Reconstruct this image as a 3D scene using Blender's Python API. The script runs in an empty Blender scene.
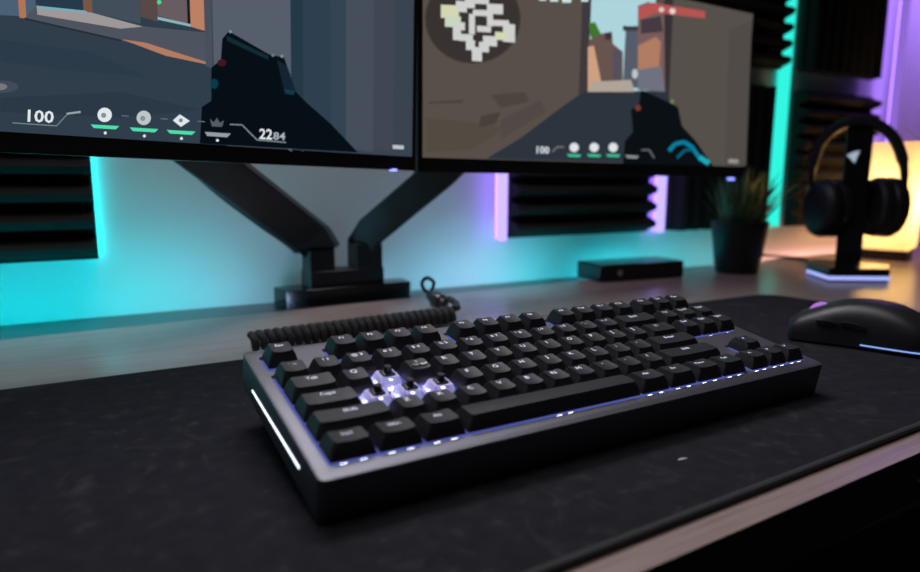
import bpy, bmesh, math, random
from mathutils import Vector as V, Matrix as M
random.seed(7)
S = bpy.context.scene
COL = S.collection
PI = math.pi

# ------------------------------------------------------------------ camera
CAM = V((-0.0958, -0.2644, 0.1505))
F = 663.2096
ROT = M(((0.8518, 0.0818, -0.5175), (-0.5239, 0.1405, -0.8401), (0.0040, 0.9867, 0.1626)))
_q = ROT.to_quaternion(); _q.normalize(); ROT = _q.to_matrix()
cd = bpy.data.cameras.new('camera'); cam = bpy.data.objects.new('camera', cd); COL.objects.link(cam)
cam.matrix_world = M.Translation(CAM) @ ROT.to_4x4()
cd.sensor_width = 36; cd.lens = F / 920 * 36; cd.clip_start = .01
cd.dof.use_dof = True; cd.dof.focus_distance = .455; cd.dof.aperture_fstop = 4.8
S.camera = cam
S.view_settings.view_transform = 'Standard'; S.view_settings.look = 'None'
S.view_settings.exposure = 0; S.view_settings.gamma = 1; S.view_settings.use_curve_mapping = False

def ray(px, py): return ROT @ V(((px - 460) / F, -(py - 286) / F, -1))
def on(px, py, n, p):                       # where the view through a photo point meets the plane (n, p)
    r = ray(px, py); n = V(n); return CAM + r * ((V(p) - CAM).dot(n) / r.dot(n))
def desk_at(px, py, z=-.004): return on(px, py, (0, 0, 1), (0, 0, z))
def at_y(px, py, y): return on(px, py, (0, 1, 0), (0, y, 0))
def at_depth(px, py, d): return CAM + ray(px, py) * d
def depth(p): return -((ROT.transposed() @ (V(p) - CAM)).z)

# ------------------------------------------------------------------ materials
def lin(c): return tuple(((x / 255) / 12.92 if x / 255 <= .04045 else ((x / 255 + .055) / 1.055) ** 2.4) for x in c)
def mat(name, col, rough=.5, metal=0, spec=.5, bump=None, coat=0):
    m = bpy.data.materials.new(name); m.use_nodes = True
    nt = m.node_tree; b = nt.nodes['Principled BSDF']
    b.inputs['Base Color'].default_value = (*col, 1); b.inputs['Roughness'].default_value = rough
    b.inputs['Metallic'].default_value = metal; b.inputs['Specular IOR Level'].default_value = spec
    b.inputs['Coat Weight'].default_value = coat
    if bump:
        sc, st = bump
        tc = nt.nodes.new('ShaderNodeTexCoord'); n = nt.nodes.new('ShaderNodeTexNoise'); n.inputs['Scale'].default_value = sc
        bp = nt.nodes.new('ShaderNodeBump'); bp.inputs['Strength'].default_value = st; bp.inputs['Distance'].default_value = .001
        nt.links.new(tc.outputs['Object'], n.inputs['Vector']); nt.links.new(n.outputs['Fac'], bp.inputs['Height'])
        nt.links.new(bp.outputs['Normal'], b.inputs['Normal'])
    return m
def emit(name, col, k=1.0):
    m = bpy.data.materials.new(name); m.use_nodes = True; nt = m.node_tree
    nt.nodes.remove(nt.nodes['Principled BSDF']); e = nt.nodes.new('ShaderNodeEmission')
    e.inputs['Color'].default_value = (*col, 1); e.inputs['Strength'].default_value = k
    nt.links.new(e.outputs[0], nt.nodes['Material Output'].inputs['Surface']); return m
def ramp_noise(m, scale, cols, detail=4, vec=(1, 1, 1), rough=None):
    nt = m.node_tree; b = nt.nodes['Principled BSDF']
    tc = nt.nodes.new('ShaderNodeTexCoord'); mp = nt.nodes.new('ShaderNodeMapping'); mp.inputs['Scale'].default_value = vec
    n = nt.nodes.new('ShaderNodeTexNoise'); n.inputs['Scale'].default_value = scale; n.inputs['Detail'].default_value = detail
    r = nt.nodes.new('ShaderNodeValToRGB')
    el = r.color_ramp.elements
    while len(el) < len(cols): el.new(.5)
    for e, (p, c) in zip(el, cols): e.position = p; e.color = (*c, 1)
    nt.links.new(tc.outputs['Object'], mp.inputs['Vector']); nt.links.new(mp.outputs['Vector'], n.inputs['Vector'])
    nt.links.new(n.outputs['Fac'], r.inputs['Fac']); nt.links.new(r.outputs['Color'], b.inputs['Base Color'])
    return r
WOOD = mat('wood_laminate', (.2, .17, .16), .30, bump=(300, .05))
ramp_noise(WOOD, 6, [(.28, (.165, .12, .108)), (.5, (.335, .255, .23)), (.72, (.24, .18, .162))], 8, (1.2, 36, 36))
REAR_DARK = mat('rear_strip_dark', (.03, .032, .036), .3)
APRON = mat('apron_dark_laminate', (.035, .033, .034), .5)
MATCLOTH = mat('mat_cloth', (.02, .02, .026), .95, spec=.1, bump=(2500, .9))
ramp_noise(MATCLOTH, 90, [(.35, (.021, .021, .028)), (.62, (.028, .028, .035)), (.78, (.06, .06, .066))], 9)
nt = MATCLOTH.node_tree; base = nt.nodes['Principled BSDF'].inputs['Base Color']; src = base.links[0].from_socket      # faint chalky scuffs
tc = nt.nodes.new('ShaderNodeTexCoord'); nz = nt.nodes.new('ShaderNodeTexNoise'); nz.inputs['Scale'].default_value = 22; nz.inputs['Detail'].default_value = 10; nz.inputs['Distortion'].default_value = 2.2
rp = nt.nodes.new('ShaderNodeValToRGB'); rp.color_ramp.elements[0].position = .60; rp.color_ramp.elements[1].position = .80; rp.color_ramp.elements[1].color = (.55, .55, .55, 1)
mxc_ = nt.nodes.new('ShaderNodeMixRGB'); mxc_.inputs[2].default_value = (.10, .09, .09, 1)
nt.links.new(tc.outputs['Object'], nz.inputs['Vector']); nt.links.new(nz.outputs['Fac'], rp.inputs['Fac']); nt.links.new(rp.outputs['Color'], mxc_.inputs[0]); nt.links.new(src, mxc_.inputs[1]); nt.links.new(mxc_.outputs[0], base)
STITCH = mat('mat_stitching', (.035, .036, .04), .8, bump=(1500, .6))
CASE = mat('case_anodised_metal', (.17, .17, .188), .52, .95, bump=(4000, .04))
FOOTM = mat('rubber_black', (.012, .012, .013), .7)
KEY = mat('keycap_plastic', (.02, .02, .023), .42, bump=(3000, .06))
LEGEND = emit('legend_glow', (.72, .74, .92), 1.4)
SILVER = mat('emblem_silver', (.62, .6, .58), .3, .9)
PLATE = emit('backlight_blue', (.19, .23, .92), .42)
LED = emit('led_white', (.75, .8, 1.0), 5)
LEDS = emit('led_switch', (.66, .62, 1.0), 22)
BAR = emit('light_bar_white', (.75, .82, 1.0), 2.2)
STEM = mat('switch_stem', (.012, .012, .013), .4)
BLACK = mat('black_plastic', (.012, .012, .013), .45)
BLACKG = mat('black_gloss', (.008, .008, .009), .22)
BRAID = mat('braided_cable', (.05, .05, .055), .55, bump=(900, 1))
METALD = mat('dark_metal', (.11, .11, .12), .3, .8)
ARM = mat('arm_black_powdercoat', (.012, .012, .013), .42)
FOAM = mat('foam_charcoal', (.018, .017, .016), .95, spec=.15, bump=(500, .8))
WALL = mat('wall_paint', (.62, .62, .63), .75, bump=(120, .05))
FLOORM = mat('floor_dark', (.03, .028, .027), .6)
ramp_noise(FLOORM, 5, [(.3, (.02, .018, .017)), (.7, (.04, .035, .032))])
POT = mat('pot_black', (.006, .007, .007), .5)
SOIL = mat('soil', (.02, .014, .01), .95)
LEAF = mat('leaf_green', (.08, .16, .055), .5)
LEAFY = mat('leaf_yellow_green', (.75, .6, .08), .5)
PURPLE = emit('led_purple', (.40, .18, 1.0), 9)
PURPLEW = emit('led_purple_bar', (.46, .36, 1.0), 1.5)
TEAL = emit('led_teal_bar', (.03, .86, .70), 1.08)
TEALS = emit('led_teal', (.0, .66, .70), 9)
SHADE = emit('lamp_shade_glow', (1.0, .60, .17), 1.5)
LAMPB = mat('lamp_base_dark_wood', (.03, .018, .012), .5)
RIM = emit('stand_rim_glow', (.38, .45, 1.0), 1.1)
MARK = emit('mark_glow', (.5, .6, .75), .7)
MARKW = mat('mark_grey', (.5, .5, .5), .4)

# ------------------------------------------------------------------ helpers
def tag(o, label, cat, group=None):
    o['label'] = label; o['category'] = cat
    if group: o['group'] = group
    return o
def struct(o): o['kind'] = 'structure'; return o
def link(name, me, parent=None, smooth=False):
    o = bpy.data.objects.new(name, me); COL.objects.link(o)
    if parent: o.parent = parent
    if smooth:
        for p in me.polygons: p.use_smooth = True
    return o
def empty(name, loc=(0, 0, 0), rz=0):
    o = bpy.data.objects.new(name, None); COL.objects.link(o); o.location = loc; o.rotation_euler = (0, 0, rz); o.empty_display_size = .02
    return o
class MB:
    def __init__(s): s.v = []; s.f = []; s.mi = []
    def add(s, vs, fs, mi=0):
        n = len(s.v); s.v += [tuple(p) for p in vs]; s.f += [tuple(i + n for i in f) for f in fs]; s.mi += [mi] * len(fs); return s
    def box(s, a, b, mi=0, mx=None):
        (x0, y0, z0), (x1, y1, z1) = a, b
        vs = [V((x, y, z)) for z in (z0, z1) for y in (y0, y1) for x in (x0, x1)]
        if mx: vs = [mx @ p for p in vs]
        return s.add(vs, [(0, 2, 3, 1), (4, 5, 7, 6), (0, 1, 5, 4), (2, 6, 7, 3), (0, 4, 6, 2), (1, 3, 7, 5)], mi)
    def rings(s, R, cap0=True, cap1=True, closed=True, mi=0, loop=False):
        n = len(R[0]); vs = [p for r in R for p in r]; fs = []
        m = len(R)
        for k in range(m if loop else m - 1):
            a, b = k * n, ((k + 1) % m) * n
            for i in range(n if closed else n - 1):
                j = (i + 1) % n; fs.append((a + i, a + j, b + j, b + i))
        if not loop:
            if cap0: fs.append(tuple(range(n - 1, -1, -1)))
            if cap1: fs.append(tuple((m - 1) * n + i for i in range(n)))
        return s.add(vs, fs, mi)
    def tube(s, pts, r, n=8, mi=0, flat=1.0, loop=False):
        pts = [V(p) for p in pts]; R = []; prev = None
        m = len(pts)
        for i, p in enumerate(pts):
            if loop: t = pts[(i + 1) % m] - pts[i - 1]
            else: t = pts[min(i + 1, m - 1)] - pts[max(i - 1, 0)]
            t.normalize()
            if prev is None: a = t.orthogonal().normalized()
            else: a = (prev - t * prev.dot(t)).normalized()
            prev = a; b = t.cross(a); rr = r[i] if isinstance(r, (list, tuple)) else r
            R.append([p + a * (rr * math.cos(2 * PI * k / n)) + b * (rr * flat * math.sin(2 * PI * k / n)) for k in range(n)])
        return s.rings(R, mi=mi, loop=loop)
    def lathe(s, prof, n=28, c=(0, 0, 0), mi=0, mx=None):
        R = []
        for r, z in prof:
            ring = [V((c[0] + r * math.cos(2 * PI * k / n), c[1] + r * math.sin(2 * PI * k / n), c[2] + z)) for k in range(n)]
            if mx: ring = [mx @ p for p in ring]
            R.append(ring)
        return s.rings(R, mi=mi)
    def build(s, name, mats, parent=None, smooth=False, bevel=0, seg=3, weld=False):
        me = bpy.data.meshes.new(name); me.from_pydata(s.v, [], s.f)
        for m in (mats if isinstance(mats, (list, tuple)) else [mats]): me.materials.append(m)
        for p, i in zip(me.polygons, s.mi): p.material_index = i
        bm = bmesh.new(); bm.from_mesh(me)
        if weld: bmesh.ops.remove_doubles(bm, verts=bm.verts, dist=1e-6)
        if len(set(s.mi)) < 2: bmesh.ops.recalc_face_normals(bm, faces=bm.faces)
        if bevel: bmesh.ops.bevel(bm, geom=[e for e in bm.edges if len(e.link_faces) == 2 and e.calc_face_angle() > .5], offset=bevel, segments=seg, affect='EDGES', profile=.5, clamp_overlap=True)
        bm.to_mesh(me); bm.free()
        o = link(name, me, parent, smooth)
        if smooth:
            me.set_sharp_from_angle(angle=math.radians(42))
        return o
def rrect(x0, y0, x1, y1, r, n=5):
    out = []
    for cx, cy, a in ((x1 - r, y1 - r, 0), (x0 + r, y1 - r, PI / 2), (x0 + r, y0 + r, PI), (x1 - r, y0 + r, 1.5 * PI)):
        for k in range(n + 1): out.append((cx + r * math.cos(a + PI / 2 * k / n), cy + r * math.sin(a + PI / 2 * k / n)))
    return out
def text_mesh(txt, bold=False):                     # returns verts in [0..1]x[0..h], faces
    c = bpy.data.curves.new('t', 'FONT'); c.body = txt; c.resolution_u = 2
    if bold: c.offset = .018
    o = bpy.data.objects.new('t', c); COL.objects.link(o)
    dg = bpy.context.evaluated_depsgraph_get(); me = bpy.data.meshes.new_from_object(o.evaluated_get(dg))
    vs = [v.co.copy() for v in me.vertices]; fs = [tuple(p.vertices) for p in me.polygons]
    bpy.data.objects.remove(o); bpy.data.curves.remove(c); bpy.data.meshes.remove(me)
    if not vs: return [], []
    x0 = min(v.x for v in vs); x1 = max(v.x for v in vs); y0 = min(v.y for v in vs); y1 = max(v.y for v in vs)
    return [((v.x - x0) / (x1 - x0), (v.y - y0) / (y1 - y0), (x1 - x0), (y1 - y0)) for v in vs], fs

# ------------------------------------------------------------------ room
WA = V((-.152, .607, 0)); WD = V((1, -.0506, 0)).normalized(); WN = V((-WD.y * -1, -1, 0)); WN = V((WD.y, -WD.x, 0))   # WN points into the room
def wall_pt(x, z, off=0): return WA + WD * ((x - WA.x) / WD.x) + V((0, 0, z)) + WN * off
def at_wall(px, py, off=0): return on(px, py, WN, WA + WN * off)
WANG = math.atan2(WD.y, WD.x)
mb = MB(); a = wall_pt(-1.6, 0); b = wall_pt(3.4, 0)
vs = [a + V((0, 0, -.72)), b + V((0, 0, -.72)), b + V((0, 0, 1.7)), a + V((0, 0, 1.7))]
vs += [p - WN * .08 for p in vs]
mb.add(vs, [(0, 1, 2, 3), (7, 6, 5, 4), (0, 4, 5, 1), (1, 5, 6, 2), (2, 6, 7, 3), (3, 7, 4, 0)])
struct(mb.build('wall_back', WALL))
mb = MB(); mb.box((-1.6, -1.8, -.76), (3.4, .8, -.72)); struct(mb.build('floor', FLOORM))

# desk: worktop, dark rear strip, legs
desk = empty('desk', (.6, .2, -.72)); tag(desk, 'wide grey-brown wooden desk top carrying everything in the picture', 'desk')
def D(o, parent): o.matrix_parent_inverse = M.Translation(-V(parent.location)); return o
mb = MB(); mb.box((-.75, -.097, -.034), (1.95, .486, -.004)); desk_top = D(mb.build('desk_top', [WOOD, APRON], desk), desk)
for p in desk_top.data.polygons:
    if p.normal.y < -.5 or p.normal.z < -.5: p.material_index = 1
ry = lambda x, off: wall_pt(x, 0).y - off
x0, x1 = -.75, 1.95
q = [(x0, .4865), (1.06, .4865), (1.06, ry(1.06, .001)), (x0, ry(x0, .001))]
mb = MB(); mb.rings([[V((x, y, -.034)) for x, y in q], [V((x, y, -.013)) for x, y in q]])
D(mb.build('rear_strip', REAR_DARK, desk), desk)  # lower dark strip between worktop and wall
q = [(1.06, .4865), (x1, .4865), (x1, max(.4875, ry(x1, .001))), (1.45, ry(1.45, .001)), (1.45, ry(1.45, .04)), (1.06, ry(1.06, .04))]
mb = MB(); mb.rings([[V((x, y, -.034)) for x, y in q], [V((x, y, -.004)) for x, y in q]])
D(mb.build('end_board', WOOD, desk), desk)
for x in (-.72, 1.9):
    mb = MB(); mb.box((x, -.05, -.72), (x + .03, .45, -.034)); D(mb.build('leg', APRON, desk), desk)
sc = at_y(919, 482, -.097)
mb = MB(); mb.lathe([(.0, -.001), (.0022, -.001), (.0022, .001), (.0, .001)], 14, mx=M.Translation(sc + V((0, -.001, 0))) @ M.Rotation(PI / 2, 4, 'X'))
o = D(mb.build('screw', METALD, desk), desk); o['label'] = 'small grey screw head on the front edge'

# desk mat
mat_o = empty('desk_mat', (.3, .09, -.004)); tag(mat_o, 'large black cloth desk mat with stitched edge under keyboard and mouse', 'desk mat')
def mat_outline(gr=0.0, n=8):
    c = [(-.55, -.079), (.735, -.079), (.700, .2575), (-.55, .306)]; r = [.02, .02, .03, .02]
    out = []
    for i in range(4):
        p = V((*c[i], 0)); a = (V((*c[i - 1], 0)) - p).normalized(); b = (V((*c[(i + 1) % 4], 0)) - p).normalized()
        for k in range(n + 1):
            t = k / n; out.append((p + a * r[i] * (1 - t) ** 2 + b * r[i] * t ** 2))
    return out
ol = mat_outline()
mb = MB(); mb.rings([[p + V((0, 0, -.0038)) for p in ol], [V((p.x, p.y, 0)) for p in ol]])
D(mb.build('mat_cloth', MATCLOTH, mat_o), mat_o)
dense = []
for i, p in enumerate(ol):
    q = ol[(i + 1) % len(ol)]; m = max(1, int((q - p).length / .01))
    dense += [p.lerp(q, k / m) for k in range(m)]
mb = MB(); mb.tube([p + V((0, 0, -.0016)) for p in dense], .0021, 8, loop=True)
o = D(mb.build('stitched_edge', STITCH, mat_o, True), mat_o)
fl = desk_at(682.5, 459, 0)
mb = MB(); mb.add([fl + V((math.cos(k * 1.05 + .3) * (.0028 + .0014 * (k % 2)), math.sin(k * 1.05) * .0011, .0002)) for k in range(6)] + [fl + V((0, 0, .0007))], [(k, (k + 1) % 6, 6) for k in range(6)])
o = D(mb.build('lint_fleck', mat('lint', (.5, .5, .5), .9), mat_o), mat_o); o['label'] = 'pale fleck of lint'

# ------------------------------------------------------------------ keyboard (built in key units, scaled)
U = .01905; TAU = math.radians(9.6656); DEL = math.radians(1.1632); G = .3732
kb = empty('keyboard', (0, 0, .02446))
kb.rotation_euler = (M.Rotation(-DEL, 3, 'Z') @ M.Rotation(TAU, 3, 'X')).to_euler()
tag(kb, 'black tenkeyless mechanical keyboard with blue-white backlight and four keycaps missing', 'keyboard')
# case with cut-outs
CUT = [(0, 0, 15, 5), (0, 5 + G, 1, 6 + G), (2, 5 + G, 6, 6 + G), (6.5, 5 + G, 10.5, 6 + G), (11, 5 + G, 15, 6 + G),
       (15.25, 5 + G, 18.25, 6 + G), (15.25, 3, 18.25, 5), (16.25, .9, 17.25, 2), (15.25, 0, 18.25, 1)]
mb = MB()
CX0, CX1, CY0, CY1 = -.42, 18.70, -.52, 6.95
prof = [(-1.2, .05), (-1.17, .02), (-1.1, 0), (-.06, 0), (-.018, .012), (0, .05)]
mb.rings([[V((x * U, y * U, z * U)) for x, y in rrect(CX0 + i, CY0 + i, CX1 - i, CY1 - i, .24 - i * .6, 7)] for z, i in prof])
case = mb.build('case', CASE, kb)
cuts = []
cb = MB()
for x0, y0, x1, y1 in CUT:
    e = .03
    cb.rings([[V((x * U, y * U, z * U)) for x, y in rrect(x0 - e, y0 - e, x1 + e, y1 + e, .07, 3)] for z in (-.11, .4)])
cutter = cb.build('cutter', CASE)
md = case.modifiers.new('b', 'BOOLEAN'); md.operation = 'DIFFERENCE'; md.object = cutter; md.solver = 'EXACT'; md.use_self = True
case.parent = None
dg = bpy.context.evaluated_depsgraph_get(); dg.update()
nm = bpy.data.meshes.new_from_object(case.evaluated_get(dg)); case.modifiers.clear(); old = case.data; case.data = nm; nm.name = 'case'
case.parent = kb
bpy.data.objects.remove(cutter)
print('CASE', len(old.vertices), len(nm.vertices), len(nm.polygons))
for p in nm.polygons: p.use_smooth = True
nm.set_sharp_from_angle(angle=math.radians(35))
mb = MB()
for x0, y0, x1, y1 in CUT:
    mb.add([V((x * U, y * U, -.104 * U)) for x, y in ((x0 - .02, y0 - .02), (x1 + .02, y0 - .02), (x1 + .02, y1 + .02), (x0 - .02, y1 + .02))], [(0, 1, 2, 3)])
o = mb.build('backlight_plate', PLATE, kb); o['label'] = 'glowing blue light between the keys'
# side light bars and feet
for sx, x in ((-1, CX0), (1, CX1)):
    mb = MB(); a, b = V((x, 5.55, -.66)), V((x, .92, -.5)); h = .033
    mb.rings([[V((x + dx, p.y, p.z + dz)) * U for dx, dz in ((-.02, -h), (.02, -h), (.02, h), (-.02, h))] for p in (a, b)])
    o = mb.build('light_bar', BAR, kb); o['label'] = 'thin white light bar along the side of the case'
for x in (1.2, 17.0):
    mb = MB(); q = [(x, 5.6), (x + 1.2, 5.6), (x + 1.2, 6.1), (x, 6.1)]
    mb.rings([[V((a * U, b * U, -1.19 * U)) for a, b in q], [V((a * U, (b + .22) * U, (-1.2 * U - (b - .0) * U * math.tan(TAU) - .05 * U))) for a, b in q]])
    mb.build('foot', FOOTM, kb)
for x in (.6, 16.6):
    mb = MB(); mb.box((x * U, -.45 * U, -1.2 * U), ((x + 1.2) * U, -.3 * U, -1.215 * U)); mb.build('rubber_pad', FOOTM, kb)

# keycaps
ROWS = {0: (.46, .40), 1: (.45, .43), 2: (.44, .45), 3: (.46, .48), 4: (.49, .51), 5: (.50, .53)}
def key_top(w, row):
    zf, zb = ROWS[row]; hx = w / 2 - .175; yf, yb = .20, .84
    sp = w > 6
    def z(x, y):
        t = (y - yf) / (yb - yf); k = min(1, abs(x) / hx)
        base = zf + (zb - zf) * t
        if sp: tt = (t - .5) * 2; return base - .02 * tt * tt
        if w > 1.4:
            kk = max(0, 1 - (hx - abs(x)) / .35); kk = min(1, kk)
            return base - .032 * (1 - kk * kk) if w < 2.0 else base - .03 * (1 - k * k)
        return base - .038 * (1 - k * k)
    return z, hx, yf, yb
cache = {}
def key_mesh(w, row):
    if (w, row) in cache: return cache[(w, row)]
    z, hx, yf, yb = key_top(w, row)
    def ring(ins_t, zz, n=4):
        # ins_t 0 at the skirt .. 1 at the top edge
        x1 = (w / 2 - .03) * (1 - ins_t) + hx * ins_t; y0 = .035 * (1 - ins_t) + yf * ins_t; y1 = .965 * (1 - ins_t) + yb * ins_t
        r = .05 + .05 * ins_t
        pts = []
        base = rrect(-x1, y0, x1, y1, r, n)
        for i, p in enumerate(base):             # subdivide the long edges so that the dish shows
            q = base[(i + 1) % len(base)]; L = math.hypot(q[0] - p[0], q[1] - p[1]); m = 8 if L > .25 else 1
            pts += [(p[0] + (q[0] - p[0]) * k / m, p[1] + (q[1] - p[1]) * k / m) for k in range(m)]
        return [V((x, y, zz(x, y) if callable(zz) else zz)) for x, y in pts]
    zb0 = .03
    R = [ring(0, zb0)]
    for t in (.35, .7): R.append(ring(t * .85, lambda x, y, t=t: zb0 + (z(x, y) - zb0) * t))
    R.append(ring(.95, lambda x, y: z(x, y) - .045)); R.append(ring(.99, lambda x, y: z(x, y) - .014))
    edge = ring(1.04, lambda x, y: z(x, y)); R.append(edge)
    cy = (yf + yb) / 2
    for k in (.8, .55, .3, .08): R.append([V((p.x * k, cy + (p.y - cy) * k, z(p.x * k, cy + (p.y - cy) * k))) for p in edge])
    mb = MB(); mb.rings([[p * U for p in r] for r in R])
    me = bpy.data.meshes.new('keycap'); me.from_pydata(mb.v, [], mb.f); me.materials.append(KEY)
    bm = bmesh.new(); bm.from_mesh(me); bmesh.ops.recalc_face_normals(bm, faces=bm.faces); bm.to_mesh(me); bm.free()
    for p in me.polygons: p.use_smooth = True
    me.set_sharp_from_angle(angle=math.radians(38))
    cache[(w, row)] = me; return me
R4 = ['` ~', '! 1', '@ 2', '# 3', '$ 4', '% 5', '^ 6', '& 7', '* 8', '( 9', ') 0', '- _', '= +']
keys = []
keys.append((0, 5, 1, 'Esc'))
for i, x in enumerate([2, 3, 4, 5, 6.5, 7.5, 8.5, 9.5, 11, 12, 13, 14]): keys.append((x, 5, 1, 'F%d' % (i + 1)))
for i, s in enumerate(['Prt', 'Scr', 'Pau']): keys.append((15.25 + i, 5, 1, s))
for i, s in enumerate(R4): keys.append((i, 4, 1, s))
keys.append((13, 4, 2, 'Back'))
for i, s in enumerate(['Ins', 'Home', 'PgUp']): keys.append((15.25 + i, 4, 1, s))
keys.append((0, 3, 1.5, 'Tab'))
for i, s in enumerate('QWERTYUIOP[]'): keys.append((1.5 + i, 3, 1, s))
keys.append((13.5, 3, 1.5, '| \\'))
for i, s in enumerate(['Del', 'End', 'PgDn']): keys.append((15.25 + i, 3, 1, s))
keys.append((0, 2, 1.75, 'Caps'))
for i, s in enumerate("ASDFGHJKL;'"): keys.append((1.75 + i, 2, 1, s))
keys.append((12.75, 2, 2.25, 'Enter'))
keys.append((0, 1, 2.25, 'Shift'))
for i, s in enumerate('ZXCVBNM,./'): keys.append((2.25 + i, 1, 1, s))
keys.append((12.25, 1, 2.75, 'Shift')); keys.append((16.25, 1, 1, '^'))
for x, s in ((0, 'Ctrl'), (1.25, 'Win'), (2.5, 'Alt')): keys.append((x, 0, 1.25, s))
keys.append((3.75, 0, 6.25, ''))
for x, s in ((10, 'Alt'), (11.25, 'Fn'), (12.5, 'Menu'), (13.75, 'Ctrl')): keys.append((x, 0, 1.25, s))
for i, s in enumerate('<v>'): keys.append((15.25 + i, 0, 1, s))
tcache = {}
for x, row, w, s in keys:
    y = row + (G if row == 5 else 0)
    if s in ('W', 'A', 'S', 'D') and row in (2, 3):          # bare switch
        sw = bpy.data.objects.new('switch', None)
        me = None
        mb = MB(); c = (x + .5, y + .5); 
        def fr(h, z, r=.05): return [V((px * U, py * U, z * U)) for px, py in rrect(c[0] - h, c[1] - h, c[0] + h, c[1] + h, r, 3)]
        mb.rings([fr(.40, -.1), fr(.40, .02), fr(.37, .04), fr(.29, .26), fr(.27, .29)], cap0=False)
        if 'HOUS' not in globals():
            HOUS = bpy.data.materials.new('switch_clear_plastic'); HOUS.use_nodes = True; nt = HOUS.node_tree
            b = nt.nodes['Principled BSDF']; b.inputs['Base Color'].default_value = (.85, .84, .95, 1); b.inputs['Roughness'].default_value = .25
            tr = nt.nodes.new('ShaderNodeBsdfTranslucent'); tr.inputs['Color'].default_value = (.8, .78, .95, 1)
            gl = nt.nodes.new('ShaderNodeBsdfTransparent'); mx = nt.nodes.new('ShaderNodeMixShader'); mx2 = nt.nodes.new('ShaderNodeMixShader')
            mx.inputs[0].default_value = .6; mx2.inputs[0].default_value = .15
            nt.links.new(b.outputs[0], mx.inputs[1]); nt.links.new(tr.outputs[0], mx.inputs[2])
            nt.links.new(mx.outputs[0], mx2.inputs[1]); nt.links.new(gl.outputs[0], mx2.inputs[2])
            nt.links.new(mx2.outputs[0], nt.nodes['Material Output'].inputs['Surface'])
        sw = mb.build('switch', HOUS, kb); sw['label'] = 'bare clear key switch where the %s keycap is missing' % s
        mb = MB(); mb.rings([fr(.19, .27), fr(.19, .33), fr(.17, .35)])
        mb.lathe([(.0, .35 * U), (.115 * U, .35 * U), (.115 * U, .52 * U), (.10 * U, .535 * U), (0, .535 * U)], 16, (c[0] * U, c[1] * U, 0))
        o = mb.build('stem', STEM, sw, True); o['label'] = 'black switch stem'
        for dx, dy in ((0, -.3), (.25, .25), (-.25, .25)):
            mb = MB(); mb.box(((c[0] + dx - .045) * U, (c[1] + dy - .035) * U, -.09 * U), ((c[0] + dx + .045) * U, (c[1] + dy + .035) * U, -.05 * U))
            mb.build('led', LEDS, sw)
        continue
    me = key_mesh(w, row)
    k = bpy.data.objects.new('keycap', me); COL.objects.link(k); k.parent = kb; k.location = ((x + w / 2) * U, y * U, 0)
    z, hx, yf, yb = key_top(w, row)
    if s == 'E' and row == 3:                               # novelty cap: winged metal relief instead of a letter
        mb = MB()
        for sg in (-1, 1):
            pl = [(0, .40), (.12, .33), (.27, .37), (.29, .47), (.17, .44), (.14, .50), (.05, .47)]
            pl = [(sg * a, b) for a, b in pl][::sg]
            mb.rings([[V((a, b, z(a, b) + .002)) * U for a, b in pl], [V((a * .9, .43 + (b - .43) * .8, z(a, b) + .05)) * U for a, b in pl]], cap0=False)
        mb.rings([[V((a, b, z(a, b) + .002)) * U for a, b in ((-.05, .55), (.05, .55), (.07, .66), (0, .74), (-.07, .66))], [V((a * .7, .63 + (b - .63) * .7, z(a, b) + .04)) * U for a, b in ((-.05, .55), (.05, .55), (.07, .66), (0, .74), (-.07, .66))]], cap0=False)
        o = mb.build('emblem', SILVER, k); o['label'] = 'raised silver winged emblem'; continue
    if not s: continue
    if s not in tcache: tcache[s] = text_mesh(s)
    tv, tf = tcache[s]
    if not tv: continue
    tw, th = tv[0][2], tv[0][3]
    sc_ = .25 if len(s) == 1 else (.19 if len(s) <= 3 else .165)
    if ' ' in s: sc_ = .2
    if w > 1.4: sc_ = .2
    lw, lh = tw * sc_ * 1.1, th * sc_
    if lw > 2 * hx - .1: f = (2 * hx - .1) / lw; lw *= f; lh *= f
    cy = .66 if row else .62
    pts = []
    for a, b, _, _ in tv:
        xx = (a - .5) * lw; yy = cy + (b - .5) * lh; pts.append(V((xx, yy, z(xx, yy) + .006)) * U)
    m2 = bpy.data.meshes.new('legend'); m2.from_pydata(pts, [], tf); m2.materials.append(LEGEND)
    link('legend', m2, k)
# LEDs seen in the slot below the front rows
def led(x, y):
    mb = MB(); mb.box(((x - .085) * U, (y - .03) * U, -.1 * U), ((x + .085) * U, (y + .02) * U, -.04 * U)); mb.build('led', LED, kb)
for x in (0, 1.25, 2.5, 10, 11.25, 12.5, 13.75):
    led(x + .36, .03); led(x + .86, .03)
for x in (6.8, 7.2): led(x, .03)
for x in (15.25, 16.25, 17.25): led(x + .3, .03); led(x + .72, .03); led(x + .5, 3.03)
led(15.23, .45); led(16.24, 1.4); led(18.26, .3); led(18.26, 3.3)
for y in (5.6,): led(.3, y - .22)

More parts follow.
